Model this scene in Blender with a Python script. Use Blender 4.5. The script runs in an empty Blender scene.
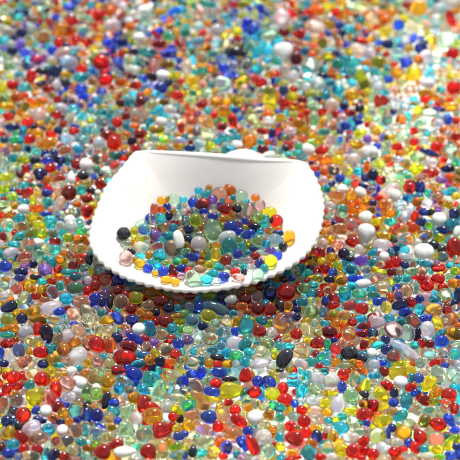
# A white ark shell holding glass pebbles on a bed of glass pebbles.  Lengths in centimetres, scaled to metres by CM.
FOCUS, FSTOP = 29.8, 22.5
SHELL_TILT, LIP_Z, SHELL_DEPTH = 12.0, 0.82, 0.88
FILL_TRIES = 72000
BED = 0.55
SUN_EL, SUN_AZ, SUN, SUN_ANGLE, SKY, EXPOSURE = 65.0, 14.0, 2.5, 12.0, 0.08, 1.23
DATA = """
@0,368,5
68,48,70,70,0,r;163,25,75,60,20,e;212,57,80,75,0,r;37,105,60,55,90,r;90,90,60,45,30,R;145,85,55,45,0,t;85,163,70,65,90,s;170,150,105,95,90,y;280,107,85,60,-65,r;248,142,85,60,-70,p;335,75,85,65,-20,p;405,73,58,58,0,w;430,25,75,55,0,f;340,145,60,50,0,l;440,130,75,65,90,G;383,200,110,75,65,f;435,235,75,50,90,b;20,195,110,60,80,g;115,232,80,75,0,R;230,215,60,60,0,w;180,213,50,45,30,b;290,195,65,60,0,R;315,225,60,55,-50,a;270,250,55,45,-20,o;38,265,65,60,0,n;90,290,55,40,-80,k;160,297,98,75,15,m;40,325,75,65,30,y;105,345,75,65,-60,R;243,308,68,62,0,t;313,312,58,58,0,w;375,310,80,60,-60,f;440,320,90,70,90,g;195,352,90,70,20,f;65,380,70,55,0,c;320,375,130,75,30,e;365,412,75,65,40,e;48,428,75,55,0,b;118,402,50,48,0,r;187,405,60,50,-10,R;228,430,70,42,75,c;268,435,70,50,45,n;320,440,55,45,0,R;405,370,60,40,-15,t;430,440,60,50,0,g;435,400,50,40,0,a;155,440,90,50,0,e;200,262,70,40,-10,n;300,270,45,35,0,n;385,260,45,35,0,b;345,268,50,40,0,a
@92,368,5
20,45,90,75,60,g;77,68,75,70,45,a;150,60,70,60,0,s;213,30,90,70,-40,b;130,12,75,50,0,R;305,58,95,80,-10,c;340,120,125,80,75,g;405,40,130,60,-30,g;135,100,60,55,90,t;252,100,55,55,0,c;20,130,70,70,0,G;70,165,95,45,80,k;110,172,55,50,0,b;150,160,50,45,90,p;22,185,55,45,0,e;207,150,60,55,90,a;185,110,50,40,0,f;255,178,90,65,70,R;180,215,85,60,55,g;108,215,70,45,-35,t;25,240,75,60,90,b;85,250,65,60,90,e;222,255,70,65,90,m;305,240,95,85,0,a;300,195,90,50,-20,r;350,310,95,85,0,R;265,332,90,90,0,g;172,310,90,80,-20,g;95,295,50,40,0,a;130,265,40,40,0,b;75,345,95,55,15,e;20,340,95,70,90,g;125,382,62,55,0,R;190,365,55,45,0,g;165,420,110,55,5,w;50,420,85,75,0,R;20,390,60,60,0,a;285,425,90,80,-60,R;348,407,100,72,85,e;230,395,55,50,0,e;405,243,50,48,0,r;375,195,65,60,0,m;415,205,55,45,0,y;430,155,95,55,-20,e;395,105,80,40,80,p;435,340,55,50,-10,b;425,303,48,42,0,y;415,395,65,40,20,y;425,437,80,50,10,s;445,300,50,35,90,a
@184,368,5
5,65,70,35,85,b;40,28,60,45,0,b;85,25,70,45,80,b;175,22,75,50,-10,b;65,90,80,65,-50,f;140,118,80,50,-10,b;160,78,60,55,0,r;230,55,80,32,-5,k;240,112,115,85,0,y;307,35,75,62,90,r;370,68,58,58,0,b;430,75,60,65,0,b;352,122,75,62,10,r;440,128,78,68,-10,y;65,135,85,45,-35,p;25,185,75,60,30,c;152,158,50,32,-10,y;97,190,65,45,0,f;223,172,45,40,0,R;255,210,58,55,0,r;325,200,48,45,90,y;358,180,55,50,0,e;400,195,60,40,10,e;445,185,50,45,-30,t;38,235,75,55,0,f;192,225,120,65,-70,p;122,243,80,70,0,b;25,285,65,60,0,a;100,305,115,65,-35,p;170,292,55,58,0,r;277,265,95,55,-35,r;355,248,78,75,0,w;425,235,52,52,0,o;405,285,65,45,-20,e;320,315,55,50,0,b;398,343,82,75,0,m;440,320,70,50,90,o;296,378,85,58,-65,b;345,385,110,60,-65,r;213,400,70,58,90,b;110,370,95,65,0,g;240,330,80,70,0,p;45,420,60,45,90,k;35,370,70,55,0,e;95,425,60,45,0,c;197,440,50,35,0,r;140,435,60,50,0,e;420,415,75,75,0,g;5,435,50,30,90,b;320,160,55,40,0,g;5,330,40,35,0,b
@276,368,5
20,12,40,20,0,k;240,20,48,40,0,c;335,35,62,58,90,r;425,12,50,30,-10,o;85,40,58,40,0,l;35,100,60,55,90,r;80,75,60,40,0,c;125,120,95,58,75,c;195,110,65,65,0,g;270,125,78,35,0,y;275,65,90,75,0,m;205,50,80,65,0,m;330,95,60,48,90,b;395,60,90,65,90,e;450,85,75,50,80,y;380,150,95,80,-60,g;440,130,50,40,-20,k;45,160,75,70,0,r;20,200,60,50,-20,c;130,210,58,50,0,r;92,178,40,42,0,b;310,190,95,78,80,m;190,215,75,60,0,p;250,175,65,60,0,y;185,170,70,50,0,m;375,215,70,40,-5,y;435,232,65,62,0,r;140,265,65,62,0,r;380,262,60,48,0,g;70,290,60,52,0,r;255,220,55,45,-20,a;300,258,45,32,0,y;262,262,45,35,0,t;330,300,75,65,0,c;92,352,92,80,0,r;205,338,65,55,-65,n;150,322,60,60,-40,r;285,342,55,58,0,a;245,340,40,30,90,r;180,375,55,40,-20,o;22,395,50,45,0,y;80,425,55,45,0,a;165,425,80,70,-45,t;225,445,60,40,0,r;385,415,75,70,50,r;435,365,65,50,20,r;425,320,70,35,0,g;455,275,35,40,0,b;310,375,60,40,40,f;260,400,80,60,90,e;330,410,75,70,0,y;435,180,45,45,0,a;425,448,50,25,0,r;20,245,50,50,0,c;25,300,60,50,90,l;100,300,60,30,-30,o;110,447,45,25,0,r;280,445,60,40,0,m;370,350,90,60,0,m;230,300,50,40,0,g;200,300,60,40,0,y;330,245,50,40,0,c;450,320,40,30,90,p
@368,368,5
80,15,55,50,-40,r;150,20,95,75,10,y;205,10,70,55,0,y;15,80,75,70,90,y;30,40,60,35,0,c;350,35,105,75,-70,g;425,40,75,65,-50,g;95,88,65,48,-15,r;163,70,70,60,0,w;220,50,50,45,90,c;280,20,50,40,0,e;300,80,95,65,60,y;255,50,50,50,0,b;215,98,60,50,15,r;68,135,95,65,-45,y;130,122,52,45,90,n;128,172,52,48,0,b;190,165,95,65,85,t;278,157,75,55,-25,r;340,125,75,50,40,a;405,140,82,78,90,r;332,165,55,40,10,a;240,125,55,40,0,b;385,175,60,50,-40,e;25,190,75,62,90,r;5,230,60,50,90,R;235,225,110,75,70,g;160,240,80,55,25,c;75,262,100,65,20,y;282,265,70,60,60,o;350,280,85,70,-10,r;408,260,75,50,-60,b;318,210,85,45,0,e;435,205,60,50,90,R;120,300,45,45,0,n;178,325,85,80,0,a;260,342,85,72,-60,r;48,342,90,85,0,g;340,360,90,85,0,g;240,295,55,25,0,p;237,398,62,55,-60,r;130,420,58,55,0,r;25,430,60,55,0,r;140,375,70,60,0,m;5,280,50,45,0,n;435,310,50,38,15,b;420,375,110,65,40,y;445,390,50,35,0,b;410,440,60,45,0,b;360,445,60,30,0,y;200,440,75,50,0,e;280,405,60,40,0,c;100,325,60,30,90,b;70,400,60,60,0,m;300,440,70,40,0,m;110,220,80,40,0,p;430,95,50,35,0,c;350,410,60,55,0,y;455,160,60,30,90,c
@0,276,5
85,65,65,60,80,e;100,10,55,40,0,b;180,5,60,30,0,k;215,30,55,40,0,c;212,65,55,45,0,y;155,65,50,40,0,a;20,100,50,50,0,m;20,50,50,50,0,g;130,115,75,65,10,g;265,85,80,55,-60,s;300,50,55,48,90,c;330,115,65,62,0,c;375,60,85,65,0,s;435,75,55,50,90,r;405,130,90,70,0,p;425,180,75,65,60,e;440,225,80,75,-60,e;45,155,85,55,20,n;260,165,120,90,25,m;298,178,62,42,5,b;180,100,50,40,0,R;225,120,55,35,0,f;95,185,65,45,15,a;165,180,75,60,0,a;110,212,55,55,0,n;40,215,75,65,0,G;190,218,95,55,0,a;280,220,95,50,-10,l;365,197,75,65,90,p;395,275,90,55,-30,p;340,300,70,70,-60,m;65,260,65,45,-10,a;190,265,75,50,90,r;235,290,95,65,-70,n;35,292,75,42,0,c;130,285,80,75,0,m;155,325,75,60,-10,e;295,265,60,40,20,g;290,310,70,50,60,s;40,340,75,55,10,R;95,372,85,62,-75,e;320,365,75,75,0,f;375,330,60,50,30,o;440,340,70,60,-40,f;48,410,100,50,-75,m;203,380,80,60,5,r;250,365,50,40,90,t;385,402,105,90,5,m;270,420,80,60,-10,a;125,430,80,50,30,f;215,440,60,45,0,n;335,430,60,50,-40,p;5,385,60,30,90,b;5,210,60,40,60,m;145,375,45,30,90,a;260,25,50,35,-10,R;380,5,60,40,0,c;440,20,40,40,0,m;440,430,40,40,0,y;295,445,60,30,0,c;20,440,50,40,0,n;370,240,40,30,0,b
@92,276,5
65,25,65,55,20,e;130,25,65,60,-50,b;15,50,60,50,70,R;135,70,60,50,20,R;60,85,55,45,0,f;90,130,75,40,90,k;15,110,60,50,0,b;45,130,50,45,90,n;143,130,80,75,70,e;218,108,75,60,0,y;240,60,95,45,15,f;305,85,80,55,-15,a;195,165,55,55,0,R;275,147,65,52,0,e;345,125,85,65,0,R;425,108,55,50,-30,p;383,160,60,55,0,n;430,160,35,40,0,c;320,180,45,45,0,n;125,210,75,50,-40,b;200,218,65,55,0,b;275,200,60,45,0,a;75,220,70,50,0,a;360,225,85,65,-10,R;405,262,60,50,0,c;233,265,65,60,40,w;295,265,85,55,90,t;350,295,60,62,0,g;215,313,100,45,-30,b;90,272,70,60,-10,e;15,220,120,50,-80,e;30,265,60,55,0,e;25,345,90,75,-50,r;90,345,80,65,75,o;180,350,90,60,-10,R;272,355,60,55,90,f;262,395,80,38,0,c;370,370,80,70,20,e;432,340,60,50,-20,b;160,408,115,80,-10,R;230,440,80,45,15,c;25,430,65,60,0,p;85,440,60,60,0,g;290,415,60,55,40,a;340,430,55,50,90,n;395,430,60,40,0,y;420,395,60,60,0,r;450,380,45,30,90,c;440,420,45,40,0,s;125,310,60,55,-40,n;165,285,70,50,30,p;430,200,55,30,0,a;445,265,50,40,60,G;310,330,50,45,0,v;400,305,60,30,0,f;135,450,55,30,0,R;45,185,40,40,0,c;20,170,50,40,80,e;240,180,40,40,0,a
@184,276,5
30,100,60,45,0,R;125,98,75,38,0,y;185,105,52,48,0,n;232,118,65,45,10,m;305,115,65,65,0,R;365,105,60,55,50,p;430,90,90,60,85,n;330,65,60,45,0,a;380,55,50,40,0,R;25,155,55,50,0,s;75,150,55,50,90,b;165,165,150,62,-20,s;120,200,85,65,-10,y;370,165,65,65,0,R;430,165,75,60,90,R;312,245,105,80,90,c;40,220,70,65,0,s;95,250,50,45,0,n;155,240,60,55,60,g;212,230,58,50,0,e;258,230,60,40,75,a;248,185,45,35,0,c;290,150,60,40,0,o;387,222,62,48,0,t;430,240,60,45,20,y;375,275,70,58,-5,R;200,285,60,60,0,l;255,280,50,38,-80,b;75,305,80,65,60,l;132,318,85,72,0,e;255,335,85,65,-10,m;305,345,70,60,60,t;20,270,50,40,0,G;20,320,60,50,0,v;185,350,50,50,0,l;140,370,60,40,0,c;210,385,55,45,80,c;15,375,60,55,0,c;90,375,60,50,0,e;260,400,75,60,0,c;165,405,70,35,-5,k;327,380,55,45,0,c;385,380,70,65,0,e;415,335,80,55,-10,g;440,285,60,55,90,m;445,375,45,35,0,g;45,430,75,65,0,e;125,435,50,50,0,a;170,440,50,40,0,r;215,440,55,45,0,a;375,440,105,50,10,m;305,430,55,50,0,t;260,440,45,45,0,l;85,425,55,35,90,c;130,275,50,40,0,f
@276,276,5
42,15,50,40,0,k;195,10,70,35,0,y;265,15,55,40,0,n;325,20,65,60,0,a;392,12,80,35,5,b;435,38,80,45,10,w;53,82,90,85,0,r;88,55,40,30,0,R;185,45,55,42,-10,c;140,65,70,60,0,G;25,145,60,55,-30,k;60,150,60,45,80,a;130,130,60,45,0,c;180,90,60,55,0,t;180,122,45,40,0,e;215,85,50,40,0,R;258,70,45,45,0,e;345,88,75,62,90,c;415,90,75,52,0,G;248,125,55,45,90,b;288,145,65,45,5,r;365,150,80,50,10,p;427,165,70,62,-10,r;235,180,65,45,90,p;173,178,78,75,0,G;288,190,55,45,0,a;340,195,70,50,0,e;105,165,40,40,0,n;105,205,40,40,0,n;30,240,130,95,80,p;195,235,58,52,0,l;245,235,45,35,0,c;297,238,50,45,0,o;382,230,48,45,0,R;420,215,60,40,0,c;150,270,75,55,90,e;210,285,45,45,0,g;265,280,78,62,0,R;367,290,78,80,0,e;100,290,62,55,0,r;430,290,55,40,0,r;435,250,60,35,10,R;440,345,55,45,60,r;205,335,75,60,10,R;125,375,95,85,0,e;155,325,40,45,0,y;40,415,110,70,55,k;255,340,55,40,80,t;300,365,65,65,0,p;290,320,40,30,0,b;365,385,85,75,10,k;430,412,52,50,0,k;240,400,80,50,30,c;185,430,60,50,0,c;300,430,55,50,0,a;130,440,70,50,-30,m;250,430,50,40,0,c;215,448,40,30,0,r;60,320,50,35,0,p;15,350,40,45,0,c;65,350,60,35,0,c;335,448,60,30,0,g;415,440,50,40,0,o;380,430,40,30,0,y
@368,276,5
30,15,95,50,30,p;75,60,80,70,0,e;145,15,40,40,0,t;190,12,55,45,0,c;295,48,68,58,0,r;350,12,70,50,0,r;265,10,45,40,0,R;20,65,50,35,0,c;30,95,65,40,-10,t;55,125,65,45,20,b;110,100,40,40,0,a;150,95,60,55,80,p;192,72,70,65,90,f;230,60,85,50,90,l;90,155,70,58,90,e;160,145,85,52,20,n;210,130,60,50,-10,R;258,115,45,42,0,b;295,105,60,50,0,m;335,115,55,45,0,t;383,100,80,75,90,g;435,40,75,55,-10,o;450,95,80,40,90,n;183,185,68,50,20,b;105,212,55,45,0,c;45,230,85,70,0,m;258,170,65,55,80,c;328,172,90,80,0,e;395,170,50,45,0,R;440,160,45,40,0,l;225,230,85,70,-20,g;405,220,95,65,25,p;130,270,100,85,-60,p;200,290,95,80,80,l;298,272,92,75,-80,m;350,235,75,50,-60,y;430,285,90,65,-10,a;20,285,60,55,0,b;88,320,50,45,90,b;25,320,40,40,0,a;50,345,70,45,15,c;95,370,60,50,0,n;190,380,185,62,-35,m;265,335,45,48,0,r;308,340,50,40,0,r;370,325,70,60,-10,b;440,345,50,40,0,g;365,285,60,40,20,t;435,390,60,55,90,c;20,385,50,50,0,w;130,400,75,65,0,g;310,395,95,65,0,e;380,385,60,60,60,p;65,410,50,40,0,s;30,440,60,50,0,m;180,440,125,45,0,y;335,435,60,40,20,r;410,432,40,40,0,f;75,435,50,30,0,b;270,430,70,50,30,g;385,445,40,30,0,b;235,345,50,40,0,c;250,280,50,30,90,n;300,210,50,40,0,b;5,250,50,20,90,r
@0,184,5
20,25,55,50,0,y;55,65,65,55,10,g;100,40,40,35,0,R;145,35,50,40,0,r;185,40,60,45,-80,e;235,45,50,45,0,b;285,12,60,40,0,l;345,45,80,75,80,r;405,30,50,50,0,c;435,75,60,40,10,R;435,140,75,65,90,r;20,105,60,50,0,g;115,125,60,52,0,w;75,110,40,40,0,a;165,75,40,35,90,y;195,120,55,45,0,o;240,90,60,50,0,c;290,110,105,50,65,m;230,150,60,30,0,b;375,145,60,60,0,g;385,100,45,35,0,o;50,155,65,35,10,o;95,170,60,50,0,t;175,170,85,50,-10,y;195,205,70,50,-30,y;255,190,80,65,0,c;300,210,55,55,0,l;352,180,60,50,0,w;355,215,70,65,0,m;118,213,75,55,5,g;40,210,80,75,70,e;210,250,60,60,0,y;95,265,65,50,20,c;150,250,65,40,60,y;265,250,50,50,0,f;405,240,60,50,0,c;340,270,55,50,0,y;400,273,70,50,5,o;275,287,58,42,0,r;15,265,50,35,90,r;145,305,75,65,90,p;55,345,80,58,25,m;120,370,85,60,30,f;190,290,60,40,0,w;275,330,58,55,0,c;370,320,55,40,0,e;355,355,50,50,0,f;300,380,60,50,0,a;258,392,55,50,90,c;25,412,70,58,0,b;165,400,45,45,0,n;225,430,75,70,-40,v;105,440,70,45,0,n;365,405,50,45,0,R;415,365,70,45,0,R;415,320,50,35,0,e;420,420,45,40,90,s;290,425,45,45,0,R;335,440,60,35,0,t;180,440,50,40,40,k;405,385,45,30,0,o;445,380,60,40,90,k;5,305,50,25,90,m;70,300,60,35,-10,c;25,320,40,30,0,a;200,345,50,35,0,e;230,320,50,40,0,e;385,450,60,25,0,c
@318,184,5
45,25,45,40,90,t;100,58,60,55,0,e;40,80,50,50,0,e;55,150,80,75,70,l;120,140,80,50,70,g;165,60,80,60,80,a;215,45,65,50,-30,w;165,120,80,50,80,o;165,205,75,70,-40,p;235,165,70,60,0,w;200,130,50,40,0,a;110,225,75,60,0,e;35,200,55,45,0,f;25,240,50,30,0,a;240,250,100,90,80,w;22,295,52,50,0,m;60,280,60,55,0,a;100,310,65,55,0,p;170,290,70,55,0,R;205,330,55,50,60,m;130,350,60,60,0,n;160,372,50,35,0,k;70,365,52,50,0,a;15,350,60,40,90,r;215,385,75,55,10,v;165,425,65,60,0,c;100,410,50,50,0,y;35,425,60,50,90,R;75,440,45,45,0,b;235,430,60,50,0,g;60,105,50,35,0,m
@368,184,5
20,30,50,45,0,e;100,45,130,65,35,m;137,57,60,55,90,w;207,20,60,60,0,r;300,45,45,40,90,c;345,57,65,50,0,f;410,38,70,45,20,c;440,60,40,40,0,y;55,70,45,35,0,r;80,105,65,55,-20,o;25,95,40,35,0,n;170,107,70,52,20,l;245,90,50,50,0,o;295,95,60,40,0,m;20,130,50,40,0,a;50,150,45,35,0,s;115,145,60,50,0,a;187,160,60,55,60,m;235,160,55,40,80,r;295,140,85,42,0,n;350,125,45,40,0,v;400,105,50,45,0,a;355,178,75,70,-30,w;430,150,60,55,0,n;390,150,60,30,90,m;50,185,75,40,20,y;110,190,60,40,0,c;265,190,55,48,0,n;170,222,80,55,-10,p;220,220,60,45,80,o;375,230,75,42,0,n;305,205,40,35,0,y;90,265,100,50,-15,a;192,275,85,60,0,p;285,258,85,55,30,e;340,250,40,40,60,c;75,305,95,60,0,m;140,322,40,35,0,n;185,328,50,38,0,c;280,340,100,85,0,w;330,305,60,40,-20,k;370,325,48,40,0,k;430,320,110,75,90,r;360,270,60,50,0,y;80,362,50,50,0,w;25,345,60,40,10,c;190,368,75,42,-10,m;140,390,60,55,90,r;290,400,95,38,-15,t;185,405,45,40,0,n;350,418,70,45,0,R;115,440,45,40,0,r;60,400,60,40,0,e;25,390,65,40,20,t;410,405,45,35,0,c;435,435,50,50,0,y;215,435,65,50,0,g;375,365,60,60,0,f;440,380,50,40,90,e;350,445,55,30,0,r;445,240,60,40,80,w;420,200,70,60,0,t;160,440,40,40,0,f;65,440,60,35,0,y;270,435,50,50,0,f;115,340,45,40,90,c
@0,92,5
90,25,75,55,10,o;160,50,60,40,-30,o;45,122,62,50,0,r;195,112,75,75,90,w;280,115,65,50,0,R;310,85,85,55,-20,w;210,45,65,45,0,a;20,70,45,40,0,y;125,75,70,50,60,a;415,20,55,40,10,b;405,60,60,50,-20,p;350,130,90,45,50,m;410,120,50,50,0,c;60,175,80,40,0,n;85,240,75,50,0,c;150,235,60,50,0,r;5,160,60,40,90,m;265,155,40,35,0,y;290,190,50,45,0,n;370,195,60,45,0,r;340,235,85,60,-20,w;440,195,75,60,10,m;375,175,50,40,0,b;185,300,45,40,0,l;70,280,80,45,0,f;240,255,95,60,10,a;190,205,70,50,0,a;330,290,80,50,10,e;390,285,50,50,0,c;205,260,45,35,0,a;15,360,80,45,90,l;60,330,55,45,0,c;115,340,65,40,0,y;290,335,70,50,-20,n;235,345,65,40,0,b;175,345,55,45,0,n;65,385,70,55,0,e;190,380,60,45,0,y;200,410,75,65,20,n;255,380,60,50,0,r;385,360,60,60,0,R;430,362,65,62,0,w;35,425,80,45,10,y;355,430,65,45,90,w;145,430,60,50,0,e;415,415,60,50,0,k;240,435,45,35,0,a;330,390,60,40,0,f;300,430,70,35,0,f;130,380,45,45,0,R;420,240,85,50,0,s;445,300,50,40,90,l;25,240,50,40,0,t
@92,72,5
65,38,85,65,0,r;220,65,65,45,10,R;345,80,75,60,-15,b;25,140,60,50,0,c;355,15,80,50,-5,w;415,15,75,40,10,y;245,145,60,55,0,R;300,165,60,60,0,e;360,150,65,50,0,a;430,115,70,55,0,r;235,222,140,95,-15,l;390,188,80,50,-5,w;50,250,70,52,-20,p;125,252,60,58,90,r;345,248,65,45,-10,w;398,265,70,60,60,m;325,287,85,50,0,y;445,280,60,40,90,R;80,315,80,55,10,R;245,310,75,60,0,r;110,355,75,75,-10,r;170,320,60,50,30,f;305,335,55,40,0,s;360,340,65,45,0,g;430,345,75,40,0,m;45,435,95,60,10,g;122,418,70,45,0,t;215,380,55,50,0,R;288,372,80,60,-10,l;350,385,55,35,0,o;435,370,60,35,10,y;35,355,65,60,-50,m;200,345,50,45,40,n;130,205,50,50,0,s;145,155,55,50,0,R;185,150,60,50,60,t;285,100,60,45,0,y;270,75,45,40,0,s;380,55,60,45,40,n;20,290,50,40,90,e;165,92,65,40,20,e;60,200,50,40,0,t;55,180,60,35,0,y;170,270,40,40,0,t;215,270,55,30,0,a;450,190,70,30,90,e;300,20,60,50,0,k
@184,72,5
195,60,100,85,0,g;115,105,70,70,0,g;385,50,70,60,0,r;290,45,80,45,20,y;430,130,130,80,90,y;255,140,80,50,-40,a;35,45,75,50,30,y;40,140,75,40,10,m;200,195,75,60,80,a;245,245,75,55,90,r;300,195,110,35,70,m;260,190,45,35,0,b;345,240,75,70,0,g;420,250,65,60,0,w;125,250,75,50,-60,p;40,245,70,50,-15,f;190,272,60,50,0,R;120,315,80,70,0,m;330,345,80,75,90,o;205,330,80,50,0,c;395,295,75,40,0,R;265,367,55,50,0,w;160,395,75,45,0,e;225,390,80,55,0,t;30,380,60,35,0,n;425,418,65,40,10,w;440,310,60,40,80,b;75,360,60,40,-20,m;395,385,60,45,0,R;240,295,50,30,0,c;360,150,45,35,0,p;155,150,60,50,0,a;305,305,50,50,0,e;325,115,45,40,0,s;375,195,60,40,0,e;60,300,50,50,0,f;445,45,40,30,90,b;450,350,50,30,90,v;150,215,40,40,0,r;85,165,60,40,0,R;380,350,45,35,0,t;10,330,30,30,0,c
@276,92,5
75,25,65,50,0,y;130,40,60,40,0,r;35,50,60,60,90,R;280,65,75,70,0,m;210,35,50,40,0,n;340,70,45,45,0,n;420,80,55,45,0,k;300,110,50,48,0,r;350,170,60,50,0,b;370,105,55,45,0,R;190,140,85,65,90,m;280,165,75,65,80,l;115,155,70,55,-15,a;25,130,60,50,0,y;70,200,70,55,0,w;135,235,65,55,0,p;60,270,55,50,-20,r;45,280,45,35,0,k;160,290,70,60,-20,w;215,240,50,45,0,y;275,235,60,60,0,p;320,240,60,55,60,g;400,265,70,50,0,a;420,205,75,50,20,y;448,300,60,40,90,w;310,340,65,60,0,y;250,345,75,55,-10,o;200,330,50,40,0,o;390,340,70,70,0,m;355,285,60,50,0,p;415,150,50,40,0,b;225,290,70,50,10,R;360,400,60,60,0,l;285,390,70,60,0,e;240,400,45,45,0,a;195,380,55,35,0,e;320,430,50,50,0,b;235,440,45,40,0,m;410,395,60,50,0,c;445,430,45,40,90,n;15,295,50,45,0,l;115,275,50,45,90,c;240,200,70,40,0,c;455,370,60,30,90,o;105,305,60,35,0,c;205,410,35,30,0,b;130,330,60,40,0,p
@368,92,5
65,45,85,75,0,R;140,60,75,60,90,l;185,70,55,50,90,l;285,35,60,45,0,r;330,25,55,45,0,a;410,75,110,50,0,a;400,140,60,50,80,b;440,145,50,40,90,r;310,105,85,45,0,m;165,140,60,60,30,o;230,195,45,48,0,r;230,250,48,45,0,r;145,275,55,45,0,r;340,275,60,55,60,r;310,305,105,35,-20,n;360,240,50,45,0,o;245,380,80,60,0,y;250,325,80,50,0,g;410,295,80,75,0,g;20,300,60,60,0,w;95,335,50,50,0,a;110,225,75,40,10,a;40,235,60,40,0,f;85,265,60,50,0,e;50,360,70,60,0,g;320,360,60,60,0,m;400,385,70,40,0,n;310,405,90,50,0,R;65,440,50,50,0,r;25,415,60,55,90,n;150,385,60,50,0,g;370,440,60,40,0,v;410,425,60,40,0,o;440,220,50,45,0,R;395,205,45,35,0,l;280,240,60,35,0,m;355,155,55,40,0,w;280,185,50,35,0,w;155,310,40,35,0,o;155,340,60,40,0,s;210,450,50,25,0,r;270,430,70,50,0,f;440,350,50,40,90,c;430,180,50,40,0,p;95,140,60,60,0,f;45,130,60,50,0,g;40,200,50,50,0,a;5,360,60,30,90,o;200,420,50,40,0,g
@0,0,4
50,20,40,30,0,a;175,150,75,70,90,g;255,120,95,65,-10,o;335,125,65,60,0,e;405,250,75,70,0,r;415,315,65,60,0,R;85,130,50,45,0,n;35,125,55,35,0,w;120,165,60,45,90,m;235,170,50,45,90,r;210,200,45,40,0,b;50,205,50,45,-10,n;45,180,45,40,0,w;255,210,85,45,20,m;275,250,80,60,0,w;220,285,75,60,45,n;325,275,50,45,0,r;325,310,65,45,0,t;325,360,60,55,0,b;390,395,65,45,0,c;125,305,60,45,90,r;50,340,55,45,0,r;75,385,65,50,0,o;225,345,50,45,90,w;250,430,65,50,-15,w;160,445,60,40,0,p;110,350,55,40,-20,g;165,285,60,35,0,k;40,265,60,40,0,g;395,60,60,60,0,r;440,45,45,45,0,o;285,80,55,50,0,R;365,20,35,35,0,c;275,30,60,40,0,b;440,100,60,50,0,w;75,70,45,40,0,c;130,75,55,40,0,f;30,305,60,40,0,l;100,430,50,50,0,a;15,425,40,30,0,y;180,400,60,50,0,y;140,400,50,35,-40,o;100,210,50,40,0,v;150,240,70,50,0,v;110,265,60,40,0,s;395,150,50,40,0,a;430,170,50,40,0,b;330,420,60,40,0,e;370,325,45,40,0,p;450,265,40,30,90,s;15,45,60,40,90,g;325,60,60,50,90,g;190,355,60,40,0,R;10,350,50,40,90,y;265,300,50,45,0,a;260,330,45,40,0,k;450,200,60,30,90,b
@115,0,4
370,15,80,40,-5,c;255,40,75,40,5,c;385,55,60,45,0,l;180,45,60,35,0,a;115,40,55,40,0,w;410,122,62,55,0,w;120,80,55,50,0,g;215,145,60,55,0,g;240,135,45,45,0,a;335,105,45,40,0,m;310,90,55,40,0,p;60,105,45,40,0,o;10,110,50,35,90,w;30,170,50,45,0,n;75,205,45,35,0,n;95,150,55,40,0,w;175,175,65,40,10,r;215,215,70,45,5,b;130,210,85,50,-10,t;285,270,62,45,80,w;190,292,58,55,90,w;235,297,60,40,10,o;140,295,50,50,0,k;205,255,70,40,0,a;75,280,65,35,5,m;190,350,65,55,0,b;430,340,90,75,-10,e;370,365,70,65,0,g;215,438,70,45,0,w;150,420,60,45,0,a;255,385,70,60,0,r;305,405,65,35,10,g;100,405,50,45,0,r;85,335,60,50,20,o;390,215,50,35,0,t;435,270,50,40,0,b;430,235,50,45,0,s;345,230,60,55,0,g;350,283,45,35,0,c;330,165,70,40,0,p;405,175,70,50,0,s;370,190,40,40,0,a;380,275,45,40,0,o;65,240,80,40,0,g;10,250,50,50,0,b;155,255,45,45,0,p;300,330,60,50,0,y;445,175,50,40,90,e;440,145,40,40,0,y;450,210,50,30,90,k;365,95,45,35,0,a;135,345,70,35,-10,c;165,375,40,30,0,c;195,405,65,45,0,a;105,115,60,40,0,s;280,130,45,45,0,t;180,123,40,35,0,b;50,395,60,40,0,g;25,330,60,40,0,a;425,90,40,40,0,f;440,420,60,50,90,a;370,408,60,35,0,f
@230,0,4
55,15,65,40,0,y;15,20,40,35,0,r;120,35,50,45,60,b;205,75,80,75,90,m;205,25,60,40,0,p;95,120,65,60,-20,b;120,140,55,40,60,c;275,135,60,50,0,r;310,60,60,45,70,r;345,110,95,60,-10,w;350,40,70,40,-10,a;210,205,85,75,-10,w;320,265,80,80,0,l;222,295,85,45,-80,w;265,235,60,55,90,R;255,310,60,50,-70,w;290,340,80,50,-10,m;350,335,65,60,0,m;250,375,60,55,90,y;215,360,45,45,0,b;185,325,45,40,0,b;125,330,60,60,0,R;45,330,60,45,0,y;15,265,45,40,90,w;20,205,75,40,-10,k;85,185,60,55,20,g;65,260,60,50,60,p;370,170,50,45,90,a;395,225,60,45,0,a;430,255,55,45,0,c;420,215,45,35,0,n;440,100,45,40,0,b;330,215,45,30,10,o;395,100,60,50,0,a;435,165,60,40,90,e;425,305,70,35,0,a;430,360,55,50,0,t;370,310,55,45,0,n;410,415,65,55,0,l;35,410,60,45,10,a;15,440,40,30,0,c;290,400,50,40,0,r;330,425,60,60,0,g;95,410,45,40,0,p;215,130,55,45,0,R;185,245,50,40,0,c;160,300,50,40,0,a;110,210,60,45,60,c;155,140,70,50,0,g;300,75,45,35,0,c;300,205,40,40,0,c;400,330,45,35,0,c;385,385,40,35,0,t;350,385,50,40,0,n;210,400,50,50,0,f;445,135,40,40,0,n;110,275,50,50,0,t;70,90,50,45,0,b;95,60,50,45,90,m;30,125,45,40,0,y
@345,0,4
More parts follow.
